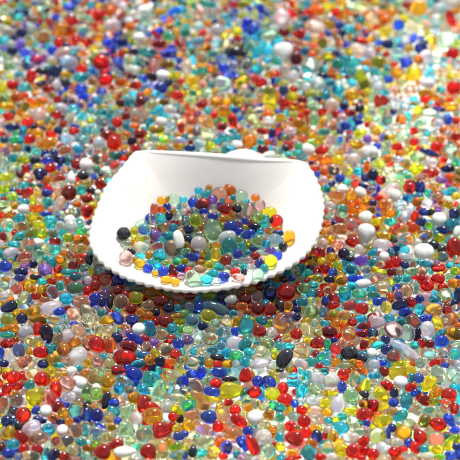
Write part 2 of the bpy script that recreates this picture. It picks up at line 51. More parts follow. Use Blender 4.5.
120,12,45,30,0,y;35,25,75,50,0,m;295,35,80,75,60,a;180,50,70,40,10,a;160,75,60,45,0,o;250,20,45,35,0,R;425,80,95,40,-70,r;440,45,45,30,0,o;65,165,60,35,0,r;170,178,50,45,0,n;60,200,95,50,-20,w;15,205,40,35,90,a;100,215,55,55,0,w;135,250,65,55,0,a;25,250,75,60,0,t;325,228,60,60,0,w;365,240,45,40,90,l;305,190,60,50,0,n;350,165,45,40,90,a;295,240,50,45,90,o;275,295,70,70,0,y;205,290,55,55,0,a;245,250,55,50,0,b;75,330,130,50,-70,y;135,345,55,45,0,m;435,350,65,60,0,r;430,215,60,55,60,R;420,430,95,50,10,a;330,335,65,45,0,w;335,290,60,30,60,l;320,375,60,45,0,a;175,318,40,40,0,b;200,360,60,35,0,p;260,365,50,50,0,p;350,390,65,40,0,o;25,380,60,50,0,a;55,435,45,40,0,k;400,165,85,70,0,g;240,160,45,40,0,w;210,220,65,60,80,g;270,155,60,40,60,l;255,195,40,40,0,a;205,15,50,35,0,l;235,75,40,40,0,y;310,100,70,50,0,e;430,15,60,40,0,w;375,35,70,50,0,w;385,290,60,45,0,e;425,305,40,35,0,y;155,130,55,40,0,y;20,120,60,50,0,t;95,60,70,50,0,p;215,100,50,50,0,b;340,20,45,35,0,c;445,265,50,30,90,p;360,95,60,50,0,s;120,290,45,45,0,t
#110,180,6.571
348,135,80,55,-5,a;420,130,85,75,-50,g;292,195,85,55,90,e;372,180,60,55,60,b;335,195,65,48,-5,o;332,253,75,68,90,c;280,265,80,50,90,e;388,238,60,52,80,n;412,205,40,35,0,a;445,238,65,60,0,l;455,178,50,30,90,c;425,280,60,40,20,R;350,315,120,65,10,e;415,315,62,60,0,t;195,285,70,45,40,g;225,325,85,80,0,l;300,368,85,78,-60,v;380,370,75,60,0,t;103,350,115,85,0,k;107,418,80,45,5,g;150,415,50,25,90,o;195,390,60,55,0,y;240,385,50,40,0,g;305,435,90,55,20,s
#110,230,6.571
208,112,105,80,0,m;105,178,85,85,0,p;140,142,60,40,-20,k;200,172,65,50,0,t;257,165,55,50,0,a;165,195,40,35,90,a;195,220,75,60,-20,a;325,170,90,85,90,t;405,120,110,90,-70,f;265,210,50,40,0,c;310,235,55,50,0,c;250,250,62,58,0,b;295,285,42,38,0,a;350,270,68,65,0,n;370,215,65,40,20,g;410,265,95,50,90,R;440,205,55,55,0,c;372,325,75,48,-5,a;432,340,50,45,0,a
#175,180,6.571
155,72,55,50,20,c;205,90,80,50,25,c;285,95,110,95,0,f;360,62,80,70,-45,o;435,105,85,80,-20,g;55,130,55,50,0,c;120,150,80,70,-45,b;60,185,85,65,-10,c;180,160,95,75,20,R;245,130,70,65,-20,v;310,135,40,35,0,t;360,130,60,50,0,f;380,115,40,40,0,c;250,190,60,60,0,s;328,192,105,75,0,r;410,185,60,58,90,k;38,240,80,75,0,l;190,205,60,45,0,n;135,265,85,80,90,y;90,325,70,60,0,n;82,393,65,62,0,n;25,390,115,65,-75,w;155,418,100,95,0,m;245,240,70,50,-10,b;248,325,155,115,-75,g;325,255,90,45,-5,a;405,235,70,40,0,f;365,305,80,75,0,b;420,290,55,50,0,v;345,370,115,70,10,m;422,335,60,50,0,b;360,430,110,95,-40,t;420,390,50,50,0,G;445,430,55,45,90,c;170,320,50,40,90,f;145,360,50,40,0,s;15,280,50,45,0,R;60,275,50,45,90,f;10,320,40,30,90,c;270,430,80,50,0,a;445,360,45,35,60,l
#235,180,6.571
135,118,58,52,0,o;165,165,70,70,0,p;90,205,110,85,70,p;150,245,80,65,-20,G;225,210,95,70,-5,y;272,270,85,85,0,r;190,285,70,55,0,c;225,335,80,60,0,p;130,310,80,60,-20,n;90,355,90,60,20,b;285,350,70,40,0,b;155,395,110,80,-20,l;357,380,95,75,90,a;278,400,105,90,-10,g;200,420,65,55,0,c;315,435,60,55,45,k;75,430,90,50,10,c
#175,230,6.571
110,180,90,60,-15,b;70,140,65,45,10,G;180,155,55,45,0,a;225,170,65,50,60,t;262,160,90,75,80,y;335,203,78,75,0,R;65,205,55,45,0,y;110,235,55,50,0,s;40,253,80,55,0,b;175,215,50,40,0,a;225,228,58,58,0,y;170,260,75,60,0,e;290,245,75,60,-20,c;410,155,60,60,0,b;20,195,45,40,90,c;115,315,130,90,-50,g;205,325,80,60,-10,c;275,335,60,40,0,l;320,305,75,60,-10,n;350,250,55,45,0,g;245,285,75,50,0,t;395,275,60,55,0,r;410,220,90,55,-25,e;415,310,85,50,-10,p;455,275,55,40,90,k;15,295,40,25,90,r;40,305,50,45,0,p
#235,230,6.571
85,150,50,42,0,c;30,165,60,40,0,b;120,125,60,40,0,n;130,170,60,55,0,R;230,135,75,45,0,v;280,165,60,55,0,b;185,150,60,50,0,e;160,220,60,60,0,n;235,205,85,80,30,y;192,252,55,55,0,c;85,200,60,50,0,p;75,283,80,65,0,k;150,295,82,75,70,g;105,240,50,40,0,l
"""
import bpy, math, random
import numpy as np
from mathutils import Vector, Matrix
from mathutils.bvhtree import BVHTree

random.seed(7)
rng = np.random.default_rng(7)
CM = 0.01
scene = bpy.context.scene
col = scene.collection

# ------------------------------------------------------------------ camera
PITCH, DIST = math.radians(42.0), 33.0          # degrees down, centimetres
TAN = math.tan(math.radians(10.0))
CAM = np.array([0.0, -DIST * math.cos(PITCH), DIST * math.sin(PITCH)])
FWD = np.array([0.0, math.cos(PITCH), -math.sin(PITCH)])
RIGHT = np.array([1.0, 0.0, 0.0])
UP = np.array([0.0, math.sin(PITCH), math.cos(PITCH)])

def ray(px, py):
    return FWD + RIGHT * ((px - 230.0) / 230.0 * TAN) + UP * ((230.0 - py) / 230.0 * TAN)

def on_plane_z(px, py, z):
    d = ray(px, py)
    return CAM + d * ((z - CAM[2]) / d[2])

def project(p):
    q = np.asarray(p) - CAM
    d = q @ FWD
    return 230 + (q @ RIGHT) / d / TAN * 230, 230 - (q @ UP) / d / TAN * 230, d

cam_data = bpy.data.cameras.new('camera')
cam = bpy.data.objects.new('camera', cam_data)
col.objects.link(cam)
cam.location = CAM * CM
cam.rotation_euler = (math.pi / 2 - PITCH, 0, 0)
cam_data.sensor_width = 36
cam_data.angle = math.radians(20)
cam_data.clip_start, cam_data.clip_end = 0.01, 20
cam_data.dof.use_dof = True
cam_data.dof.focus_distance = FOCUS * CM
cam_data.dof.aperture_fstop = FSTOP
scene.camera = cam

# ------------------------------------------------------------------ materials
def new_mat(name):
    m = bpy.data.materials.new(name)
    m.use_nodes = True
    nt = m.node_tree
    return m, nt, nt.nodes['Principled BSDF']

def tint(nt):
    a = nt.nodes.new('ShaderNodeAttribute')
    a.attribute_name = 'tint'
    return a

def bumpy(nt, b, scale, strength, dist):
    tc = nt.nodes.new('ShaderNodeTexCoord')
    n = nt.nodes.new('ShaderNodeTexNoise')
    n.inputs['Scale'].default_value = scale
    n.inputs['Detail'].default_value = 3
    bp = nt.nodes.new('ShaderNodeBump')
    bp.inputs['Strength'].default_value = strength
    bp.inputs['Distance'].default_value = dist
    nt.links.new(tc.outputs['Object'], n.inputs['Vector'])
    nt.links.new(n.outputs['Fac'], bp.inputs['Height'])
    nt.links.new(bp.outputs['Normal'], b.inputs['Normal'])
    return n

def bead_mat(name, trans, rough, ior, coat=0.0):
    m, nt, b = new_mat(name)
    a = tint(nt)
    tc = nt.nodes.new('ShaderNodeTexCoord')
    sw = nt.nodes.new('ShaderNodeTexNoise')
    sw.inputs['Scale'].default_value = 330
    sw.inputs['Detail'].default_value = 2
    sw.inputs['Distortion'].default_value = 1.6
    nt.links.new(tc.outputs['Object'], sw.inputs['Vector'])
    mr = nt.nodes.new('ShaderNodeMapRange')
    mr.inputs['From Min'].default_value, mr.inputs['From Max'].default_value = 0.3, 0.7
    mr.inputs['To Min'].default_value, mr.inputs['To Max'].default_value = 0.72, 1.3
    nt.links.new(sw.outputs['Fac'], mr.inputs['Value'])
    gm = nt.nodes.new('ShaderNodeGamma')                  # streaks of thinner and denser colour
    nt.links.new(a.outputs['Color'], gm.inputs['Color'])
    nt.links.new(mr.outputs['Result'], gm.inputs['Gamma'])
    nt.links.new(gm.outputs['Color'], b.inputs['Base Color'])
    fr = nt.nodes.new('ShaderNodeTexNoise')
    fr.inputs['Scale'].default_value = 190
    fr.inputs['Detail'].default_value = 4
    nt.links.new(tc.outputs['Object'], fr.inputs['Vector'])
    m2 = nt.nodes.new('ShaderNodeMapRange')               # worn, slightly frosted patches
    m2.inputs['From Min'].default_value, m2.inputs['From Max'].default_value = 0.48, 0.72
    m2.inputs['To Min'].default_value, m2.inputs['To Max'].default_value = rough, rough + 0.09
    nt.links.new(fr.outputs['Fac'], m2.inputs['Value'])
    nt.links.new(m2.outputs['Result'], b.inputs['Roughness'])
    b.inputs['Specular IOR Level'].default_value = 0.32
    b.inputs['Transmission Weight'].default_value = trans
    b.inputs['Roughness'].default_value = rough
    b.inputs['IOR'].default_value = ior
    b.inputs['Coat Weight'].default_value = coat
    b.inputs['Coat Roughness'].default_value = 0.04
    bumpy(nt, b, 500, 0.05, 0.0001)
    return m

M_CLEAR = bead_mat('clear_glass', 0.98, 0.025, 1.42)
M_COLOUR = bead_mat('coloured_glass', 0.95, 0.03, 1.42)
M_MILK = bead_mat('milky_glass', 0.80, 0.20, 1.44, 0.5)
M_OPAQUE = bead_mat('opaque_glass', 0.0, 0.16, 1.5, 0.4)
BEAD_MATS = [M_CLEAR, M_MILK, M_OPAQUE, M_COLOUR]

def shell_mat():
    m, nt, b = new_mat('shell_porcelain')
    n = bumpy(nt, b, 160, 0.10, 0.0004)
    r = nt.nodes.new('ShaderNodeValToRGB')
    r.color_ramp.elements[0].position = 0.3
    r.color_ramp.elements[0].color = (0.57, 0.55, 0.52, 1)
    r.color_ramp.elements[1].position = 0.65
    r.color_ramp.elements[1].color = (0.62, 0.61, 0.595, 1)
    tc = nt.nodes.new('ShaderNodeTexCoord')
    n2 = nt.nodes.new('ShaderNodeTexNoise')
    n2.inputs['Scale'].default_value = 45
    n2.inputs['Detail'].default_value = 4
    nt.links.new(tc.outputs['Object'], n2.inputs['Vector'])
    nt.links.new(n2.outputs['Fac'], r.inputs['Fac'])
    nt.links.new(r.outputs['Color'], b.inputs['Base Color'])
    b.inputs['Roughness'].default_value = 0.38
    b.inputs['Subsurface Weight'].default_value = 0.4
    b.inputs['Subsurface Radius'].default_value = (0.003, 0.0025, 0.002)
    b.inputs['Subsurface Scale'].default_value = 1.0
    return m
M_SHELL = shell_mat()

def ground_mat():
    m, nt, b = new_mat('white_board')
    n = bumpy(nt, b, 300, 0.1, 0.0003)
    r = nt.nodes.new('ShaderNodeValToRGB')
    r.color_ramp.elements[0].color = (0.86, 0.855, 0.84, 1)
    r.color_ramp.elements[1].color = (0.91, 0.905, 0.90, 1)
    nt.links.new(n.outputs['Fac'], r.inputs['Fac'])
    nt.links.new(r.outputs['Color'], b.inputs['Base Color'])
    b.inputs['Roughness'].default_value = 0.6
    return m

# colour code: (linear colour, material index, plain word)
PAL = {
 'r': ((0.93, 0.020, 0.010), 3, 'bright red'),
 'R': ((0.62, 0.028, 0.022), 3, 'dark red'),
 'o': ((0.96, 0.24, 0.015), 3, 'orange'),
 'a': ((0.97, 0.50, 0.015), 3, 'amber'),
 'y': ((0.97, 0.85, 0.025), 3, 'yellow'),
 'b': ((0.04, 0.11, 0.93), 3, 'cobalt blue'),
 'n': ((0.025, 0.045, 0.28), 0, 'navy'),
 'k': ((0.010, 0.012, 0.020), 2, 'black'),
 'c': ((0.06, 0.74, 0.985), 3, 'turquoise'),
 't': ((0.05, 0.56, 0.80), 3, 'teal'),
 'g': ((0.66, 0.93, 0.70), 0, 'pale green'),
 'G': ((0.46, 0.82, 0.34), 3, 'leaf green'),
 'e': ((0.97, 0.90, 0.62), 0, 'straw coloured'),
 'w': ((0.66, 0.66, 0.65), 2, 'opaque white'),
 'm': ((0.84, 0.80, 0.84), 1, 'milky white'),
 'p': ((0.95, 0.58, 0.56), 0, 'pale pink'),
 'v': ((0.40, 0.20, 0.86), 3, 'violet'),
 'f': ((0.84, 0.46, 0.34), 0, 'mauve brown'),
 'l': ((0.80, 0.93, 0.97), 0, 'icy clear'),
 's': ((0.42, 0.64, 0.86), 0, 'smoky blue'),
}

# ------------------------------------------------------------------ hand read beads
def read_beads():
    out = []
    tile = 0
    lines = DATA.strip().split('\n')
    for ln in lines:
        if ln[0] in '@#':
            x0, y0, s = [float(v) for v in ln[1:].split(',')]
            pool = ln[0] == '#'
            tile += 1
            continue
        for it in ln.split(';'):
            x, y, w, h, a, c = it.split(',')
            px, py = x0 + float(x) / s, y0 + float(y) / s
            k = 1.07 if pool else 1.05
            w, h = float(w) / s * k, float(h) / s * k
            if py < 140:
                w, h = w * 0.93, h * 0.93
                hh = int(px * 31 + py * 17)
                if c == 'w' and hh % 10 < 6: c = 'm'
                elif c == 'm' and hh % 10 < 6: c = 'elg'[hh % 3]
            if pool:
                hh = int(px * 31 + py * 17)
                if c == 'n' and hh % 2: c = 'b'
                elif c == 't': c = 'cgc'[hh % 3]
                elif c == 's': c = 'l'
            dup = False
            for o in out:
                if o['tile'] != tile and o['pool'] == pool:
                    dd = math.hypot(o['px'] - px, o['py'] - py)
                    if dd < 3.2 or (dd < 6 and o['c'] == c):
                        dup = True
                        break
            if not dup:
                out.append(dict(px=px, py=py, w=w, h=h, a=math.radians(float(a)), c=c, tile=tile, pool=pool))
    return out
beads = read_beads()

# ------------------------------------------------------------------ seashell surface
TILT = math.radians(SHELL_TILT)
LIP = on_plane_z(203, 291, LIP_Z)
SN = np.array([0.0, -math.sin(TILT), math.cos(TILT)])      # normal of the plane of the opening
SV = np.array([0.0, math.cos(TILT), math.sin(TILT)])       # towards the hinge
SU = RIGHT

def on_rim(px, py):
    d = ray(px, py)
    t = ((LIP - CAM) @ SN) / (d @ SN)
    q = CAM + d * t - LIP
    return np.array([q @ SU, q @ SV])

RIM_PX = [(137,151.5),(150,152),(180,153.8),(205,155.5),(232,157.5),(262,160),(286,161),(303,162),(308,166.5),(314,176),(320,190),
 (323.6,205),(322,226),(316,242),(305,256),(286.5,269),(259,281),(232,287.5),(205,291),(186,291.5),(167,289.5),(145,284.5),(126,278.5),
 (113,271.5),(102,264),(92.5,252.5),(87.8,239.5),(90,225),(96.5,208),(107,186),(121,169.5),(131,157)]
rim = np.array([on_rim(*p) for p in RIM_PX])
def resample(P, n):
    # closed Catmull-Rom, even arc length
    pts = []
    N = len(P)
    for i in range(N):
        p0, p1, p2, p3 = P[i-1], P[i], P[(i+1) % N], P[(i+2) % N]
        for k in range(24):
            t = k / 24
            pts.append(0.5 * ((2*p1) + (-p0+p2)*t + (2*p0-5*p1+4*p2-p3)*t*t + (-p0+3*p1-3*p2+p3)*t**3))
    pts = np.array(pts)
    seg = np.linalg.norm(np.roll(pts, -1, 0) - pts, axis=1)
    s = np.concatenate([[0], np.cumsum(seg)])
    q = np.linspace(0, s[-1], n, endpoint=False)
    ext = np.vstack([pts, pts[:1]])
    return np.stack([np.interp(q, s, ext[:, k]) for k in (0, 1)], 1), s[-1]
NR = 640
cen = rim.mean(0)
rim = rim - (rim - cen) / np.linalg.norm(rim - cen, axis=1)[:, None] * (0.065 * np.clip((1.6 - rim[:, 1] + rim[:, 1].min() + 1.6) / 1.6, 0, 1))[:, None]
rim, RIM_LEN = resample(rim, NR)
umin, vmin = rim.min(0); umax, vmax = rim.max(0)
SO = np.array([(umin + umax) / 2 + 0.1, vmin + 0.56 * (vmax - vmin)])
ang = np.arctan2(rim[:, 1] - SO[1], rim[:, 0] - SO[0])
hl, hr = on_rim(139, 152.5), on_rim(303, 163)                          # the two ends of the straight hinge line
il = int(np.argmin(np.linalg.norm(rim - hl, axis=1))); ir = int(np.argmin(np.linalg.norm(rim - hr, axis=1)))
hset = [k % NR for k in range(il, ir + (NR if ir < il else 0) + 1)]
if len(hset) > NR // 2:
    hset = [k % NR for k in range(ir, il + (NR if il < ir else 0) + 1)]
hmask = np.zeros(NR); hmask[hset] = 1
hk = np.exp(-0.5 * (np.arange(-30, 31) / 8.0) ** 2); hk /= hk.sum()
hinge_w = np.convolve(np.concatenate([hmask[-30:], hmask, hmask[:30]]), hk, 'valid')
back_w = np.clip((np.sin(ang) + 0.15) / 1.0, 0, 1)
back_w = back_w * back_w * (3 - 2 * back_w)
arc = np.arange(NR) / NR * RIM_LEN
RIB = 0.225                                                           # rib spacing in cm
nrib = round(RIM_LEN / RIB)
wob = 0.35 * np.sin(arc * 0.9 + 1.0) + 0.25 * np.sin(arc * 2.3) + 0.2 * np.sin(arc * 4.1 + 2)
ribamp = 0.85 + 0.3 * np.sin(arc * 1.7 + 0.5) + 0.2 * np.sin(arc * 5.3)
ribwave = np.cos(arc / RIM_LEN * nrib * 2 * math.pi + 2 * wob)
ribscallop = (np.abs(np.cos(arc / RIM_LEN * nrib * math.pi + wob)) - 0.64) * ribamp * (1 - hinge_w)
rimdir = rim - SO
rimdir = rimdir / np.linalg.norm(rimdir, axis=1)[:, None]
DEPTH = SHELL_DEPTH
ker = np.exp(-0.5 * (np.arange(-120, 121) / 60.0) ** 2); ker /= ker.sum()
rim_soft = np.stack([np.convolve(np.concatenate([rim[-120:, k], rim[:, k], rim[:120, k]]), ker, 'valid') for k in (0, 1)], 1)
def ring(s):
    # round near the floor of the shell, the true outline at the margin
    return SO + (rim_soft + (rim - rim_soft) * s ** 6 - SO) * s
NS = 56
def depth_profile(s):
    front = (1 - s ** 2.0) ** 1.20
    back = (1 - s ** 2.2) ** 1.12
    return front, back
verts = []
ss = np.linspace(0, 1, NS) ** 0.85
inner, outer = [], []
TH = 0.13
for s in ss:
    f, b = depth_profile(s)
    dep = DEPTH * (f * (1 - back_w) + b * back_w)
    sc = np.clip((s - 0.90) / 0.1, 0, 1) ** 1.3
    base = ring(s) + rimdir * (ribscallop * (0.009 + 0.024 * (1 - back_w)) * sc)[:, None]
    groove = ribwave * (0.006 * sc + 0.007 * np.clip((s - 0.45) / 0.5, 0, 1) ** 1.5) * (1 - back_w)
    P = LIP + base[:, :1] * SU + base[:, 1:] * SV - (dep - groove)[:, None] * SN
    inner.append(P)
# outer skin: the inner skin pushed out along its normal, ribs rising towards the margin
I = np.array(inner)                                                   # NS, NR, 3
def grid_normals(G):
    du = np.roll(G, -1, 1) - np.roll(G, 1, 1)
    dv = np.empty_like(G)
    dv[1:-1] = G[2:] - G[:-2]; dv[0] = G[1] - G[0]; dv[-1] = G[-1] - G[-2]
    n = np.cross(du, dv)
    n /= np.linalg.norm(n, axis=2)[..., None] + 1e-9
    return n
smoothI = np.array([LIP + ring(s)[:, :1] * SU + ring(s)[:, 1:] * SV
                    - (DEPTH * (depth_profile(s)[0] * (1 - back_w) + depth_profile(s)[1] * back_w))[:, None] * SN for s in ss])
NN = grid_normals(smoothI)
NN[0] = -SN
for k in range(1, NS):
    flip = (NN[k] @ SN) > 0
    NN[k][flip] *= -1
OUT = I.copy()
for k, s in enumerate(ss):
    th = TH * (1 - 0.35 * max(0, (s - 0.8) / 0.2))
    ribs = 0.045 * np.clip(s * 1.4 - 0.2, 0, 1) * (0.6 + 0.4 * ribwave * (1 - hinge_w)) * (1 - 0.5 * hinge_w)
    OUT[k] = I[k] + NN[k] * (th + ribs)[:, None]
# rounded margin
MID = []
for t in (0.25, 0.5, 0.75):
    a = t * math.pi
    c = (I[-1] + OUT[-1]) / 2
    h = (I[-1] - OUT[-1]) / 2
    hl = np.linalg.norm(h, axis=1)[:, None]
    outw = rimdir[:, :1] * SU + rimdir[:, 1:] * SV
    MID.append(c + h * math.cos(a) + outw * hl * math.sin(a) * 0.7)
rows = list(I) + MID + list(OUT[::-1])
rows = np.array(rows)
def link_mesh(name, V, F, mats, smooth=True, parent=None, midx=None):
    me = bpy.data.meshes.new(name)
    me.from_pydata([tuple(v) for v in V], [], F)
    for m in mats:
        me.materials.append(m)
    me.polygons.foreach_set('use_smooth', np.full(len(me.polygons), smooth))
    me.update()
    o = bpy.data.objects.new(name, me)
    col.objects.link(o)
    if parent:
        o.parent = parent
    return o
R_ = len(rows)
faces = []
for k in range(R_ - 1):
    for i in range(NR):
        j = (i + 1) % NR
        faces.append((k*NR+i, k*NR+j, (k+1)*NR+j, (k+1)*NR+i))
shell_v = rows.reshape(-1, 3)
bvh_shell = BVHTree.FromPolygons([tuple(v) for v in shell_v], faces)
inner_faces = faces[:(NS - 1) * NR]
bvh_inner = BVHTree.FromPolygons([tuple(v) for v in shell_v], inner_faces)

shell = bpy.data.objects.new('seashell', None)
col.objects.link(shell)
base_pt = LIP + SO[0] * SU + SO[1] * SV - (DEPTH + TH) * SN
shell.location = base_pt * CM
shell['label'] = 'white scalloped ark clam shell, open side up, holding a pool of glass pebbles'
shell['category'] = 'seashell'
def to_local(V):
    return (np.asarray(V) - base_pt) * CM
valve = link_mesh('valve', to_local(shell_v), faces, [M_SHELL], parent=shell)

# hinge ridge: a rounded tooth line along the straight back edge
hidx = sorted(hset[2:-2], key=lambda i: rim[i, 0])
hv, hf = [], []
NC = 14
for n, i in enumerate(hidx):
    u = (n / (len(hidx) - 1)) * 2 - 1
    taper = max(0.0, 1 - abs(u) ** 6) ** 0.5
    c = I[-1][i] * 0.5 + OUT[-1][i] * 0.5 + SN * 0.02
    rr = (0.062 + 0.012 * math.exp(-((u - 0.2) / 0.3) ** 2)) * (0.25 + 0.75 * taper)
    for k in range(NC):
        a = 2 * math.pi * k / NC
        hv.append(c + SV * math.cos(a) * rr * 1.05 + SN * math.sin(a) * rr * 0.8)
for n in range(len(hidx) - 1):
    for k in range(NC):
        k2 = (k + 1) % NC
        hf.append((n*NC+k, n*NC+k2, (n+1)*NC+k2, (n+1)*NC+k))
hf.append(tuple(range(NC))[::-1]); hf.append(tuple(range((len(hidx)-1)*NC, len(hidx)*NC)))
link_mesh('hinge_ridge', to_local(hv), hf, [M_SHELL], parent=shell)

# umbo: ribbed beak that bulges behind and above the hinge line
ub = on_rim(241, 158)
uc = LIP + ub[0] * SU + (ub[1] + 0.52) * SV - 0.30 * SN
for _ in range(30):                                    # settle its top just over the hinge line
    top_y = project(uc + SN * 0.52 + SV * 0.1)[1]
    uc = uc + SN * (top_y - 151.5) * 0.012
uv, uf = [], []
NA, NB = 96, 40
for b in range(NB + 1):
    th = math.pi * b / NB
    for a in range(NA):
        ph = 2 * math.pi * a / NA
        rr = 1 + 0.025 * math.cos(ph * 14) * math.sin(th)
        x, y, z = math.sin(th) * math.cos(ph) * rr, math.sin(th) * math.sin(ph) * rr, math.cos(th)
        lean = 0.10 * z
        uv.append(uc + SU * (x * 0.72 * (1 - 0.25 * max(z, 0)) + lean) + SV * (y * 0.40) + SN * (z * 0.56))
for b in range(NB):
    for a in range(NA):
        a2 = (a + 1) % NA
        uf.append((b*NA+a, b*NA+a2, (b+1)*NA+a2, (b+1)*NA+a))
link_mesh('umbo', to_local(uv), uf, [M_SHELL], parent=shell)

# ------------------------------------------------------------------ bed heights
def bed_height(px, py):
    """depth of the pebble bed in cm: shallow where the white board shows through"""
    h = BED
    def blob(cx, cy, rx, ry):
        q = ((px - cx) / rx) ** 2 + ((py - cy) / ry) ** 2
        return math.exp(-q * 1.2)
    h += 0.05 * blob(190, 315, 150, 40)
    h -= 0.02 * min(max((270 - py) / 60, 0), 1)
    h -= 0.20 * blob(330, 415, 190, 75)
    h -= 0.05 * blob(10, 385, 40, 50)
    h -= 0.18 * blob(420, 130, 50, 70)
    h -= 0.18 * blob(440, 30, 60, 50)
    return max(h, 0.30)

# ------------------------------------------------------------------ place the hand read beads
N = len(beads)
pos = np.zeros((N, 3)); ax = np.zeros((N, 3)); dirs = np.zeros((N, 3)); rot = np.zeros((N, 3, 3))
front_hit = None
def inner_hit(px, py):
    d = ray(px, py)
    hit = bvh_inner.ray_cast(Vector(CAM), Vector(d))
    return None if hit[0] is None else np.array(hit[0])
fa = inner_hit(203, 284)
fb = inner_hit(233, 187)
def pool_height(y):
    t = (y - fa[1]) / (fb[1] - fa[1])
    return fa[2] + (fb[2] - fa[2]) * t + 0.10 * max(0.0, math.sin(math.pi * min(max(t, 0), 1)))
for i, b in enumerate(beads):
    d = ray(b['px'], b['py'])
    if b['pool']:
        hit = inner_hit(b['px'], b['py'])
        lo, hi = 20.0, 60.0
        for _ in range(40):
            m = (lo + hi) / 2
            p = CAM + d * m
            if p[2] > pool_height(p[1]): lo = m
            else: hi = m
        t = lo
        if hit is not None:
            t = min(t, np.linalg.norm(hit - CAM) / np.linalg.norm(d))
        p = CAM + d * t
    else:
        p = on_plane_z(b['px'], b['py'], bed_height(b['px'], b['py']))
    depth = (p - CAM) @ FWD
    pxs = depth * 2 * TAN / 460
    A, B = b['w'] / 2 * pxs, b['h'] / 2 * pxs
    C_ = min(A, B) * random.uniform(0.74, 0.95)
    # seat the bead: its top just at the surface
    p = p - d / np.linalg.norm(d) * (-0.55 * C_ if not b['pool'] else -0.15 * C_)
    if not b['pool']:
        p = on_plane_z(b['px'], b['py'], max(C_ * 0.9, bed_height(b['px'], b['py']) - 0.75 * C_ + random.uniform(-.03, .03)))
    pos[i] = p; ax[i] = (A, B, C_); dirs[i] = d / np.linalg.norm(d)
    v = dirs[i]
    e1 = RIGHT - v * (RIGHT @ v); e1 /= np.linalg.norm(e1)
    e2 = np.cross(v, e1); e2 = -e2 if e2 @ UP < 0 else e2
    c_, s_ = math.cos(b['a']), math.sin(b['a'])
    f1 = e1 * c_ + e2 * s_; f2 = -e1 * s_ + e2 * c_
    rot[i] = np.stack([f1, f2, np.cross(f1, f2)], 1)
rad = (ax[:, 0] * ax[:, 1] * ax[:, 2]) ** (1 / 3)
pys = np.array([b['py'] for b in beads])
pool = np.array([b['pool'] for b in beads])
pos0 = pos.copy()
off = np.zeros(N)
for it in range(45):
    P = pos0 + dirs * off[:, None]
    D = P[:, None, :] - P[None, :, :]
    dist = np.linalg.norm(D, axis=2) + np.eye(N) * 9
    ov = 0.90 * (rad[:, None] + rad[None, :]) - dist
    ii, jj = np.where(np.triu(ov > 0, 1))
    mv = np.zeros(N)
    for a, b_ in zip(ii, jj):
        near, far = (a, b_) if pys[a] * 1.0 + (off[b_] - off[a]) * 40 > pys[b_] else (b_, a)
        if pool[a] and pool[b_]:                       # in the shell: the later one lies on top
            near, far = max(a, b_), min(a, b_)
        o = min(ov[a, b_], 0.06) * 0.4
        mv[near] -= o; mv[far] += o * 0.8
    off = np.clip(off + np.clip(mv, -0.05, 0.05), -0.22, 0.30)
    zz = pos0[:, 2] + dirs[:, 2] * off
    low = (~pool) & (zz < ax[:, 2] * 0.95)
    off[low] = ((ax[:, 2] * 0.95 - pos0[:, 2]) / dirs[:, 2])[low]
pos = pos0 + dirs * off[:, None]
# keep clear of the shell
for i in range(N):
    d = dirs[i]
    for _ in range(30):
        near = bvh_shell.find_nearest(Vector(pos[i]))
        gap = near[3]
        if pool[i]:
            if bvh_inner.ray_cast(Vector(pos[i]), Vector((0, 0, -1)))[0] is None and gap < 0.5:
                pos[i] -= d * 0.03; continue
            if gap < rad[i] * 0.8: pos[i] -= d * 0.02
            else: break
        else:
            if gap < rad[i] * 0.85 and pos[i][2] > ax[i][2]: pos[i] += d * 0.02
            else: break
PXY = np.array([project(p) for p in pos])

# ------------------------------------------------------------------ fill beads below and between
CELL = 0.55
grid = {}
def cell(x, y): return (int(math.floor(x / CELL)), int(math.floor(y / CELL)))
hgrid = {}
for i in range(N):
    if not pool[i]:
        hgrid.setdefault(cell(pos[i][0], pos[i][1]), []).append(i)
def around(g, x, y, k=1):
    cx, cy = cell(x, y)
    for a in range(cx - k, cx + k + 1):
        for b in range(cy - k, cy + k + 1):
            yield from g.get((a, b), ())
# underside of the shell on a grid
def shell_under(x, y):
    h = bvh_shell.ray_cast(Vector((x, y, -1)), Vector((0, 0, 1)))
    return None if h[0] is None else h[0][2]
scr = {}
for i in range(N):
    if not pool[i]:
        scr.setdefault((int(PXY[i][0] // 16), int(PXY[i][1] // 16)), []).append(i)
def hides(p, r):
    x, y, d = project(p)
    rp = r / d / TAN * 230
    cx, cy = int(x // 16), int(y // 16)
    for a in range(cx - 2, cx + 3):
        for b in range(cy - 2, cy + 3):
            for i in scr.get((a, b), ()):
                if d < PXY[i][2] + 0.02:
                    rr = math.sqrt(beads[i]['w'] * beads[i]['h']) / 2
                    if math.hypot(PXY[i][0] - x, PXY[i][1] - y) < rr * 0.85 + rp * 0.62:
                        return True
    return False
PALE = 'eeeemmplgggeecyylc'
COMMON = 'rrrrrrRoooaaaaayyyyybbbbnccccccctggggGeeeempvfls'
fill = []                       # (x, y, z, r, colour)
hand_out = [i for i in range(N) if not pool[i]]
hxy = np.array([[PXY[i][0], PXY[i][1]] for i in hand_out])
hcol = [beads[i]['c'] for i in hand_out]
def fill_colour(x, y, d, z):
    if z < 0.21 and random.random() < (0.72 if y > 270 else 0.66):        # mostly clear glass at the bottom of the bed
        return random.choice('eelllgeyco')
    if random.random() < (0.6 if bed_height(x, y) < BED - 0.08 else 0.14 if y > 150 else 0.0):
        return random.choice(PALE)
    if random.random() < 0.5 and -20 < x < 480 and -20 < y < 480:
        dd = (hxy[:, 0] - x) ** 2 + (hxy[:, 1] - y) ** 2
        k = np.argpartition(dd, 8)[:8]
        return hcol[random.choice(list(k))]
    return random.choice(COMMON)
Y0, Y1 = -9.2, 17.5
att = 0
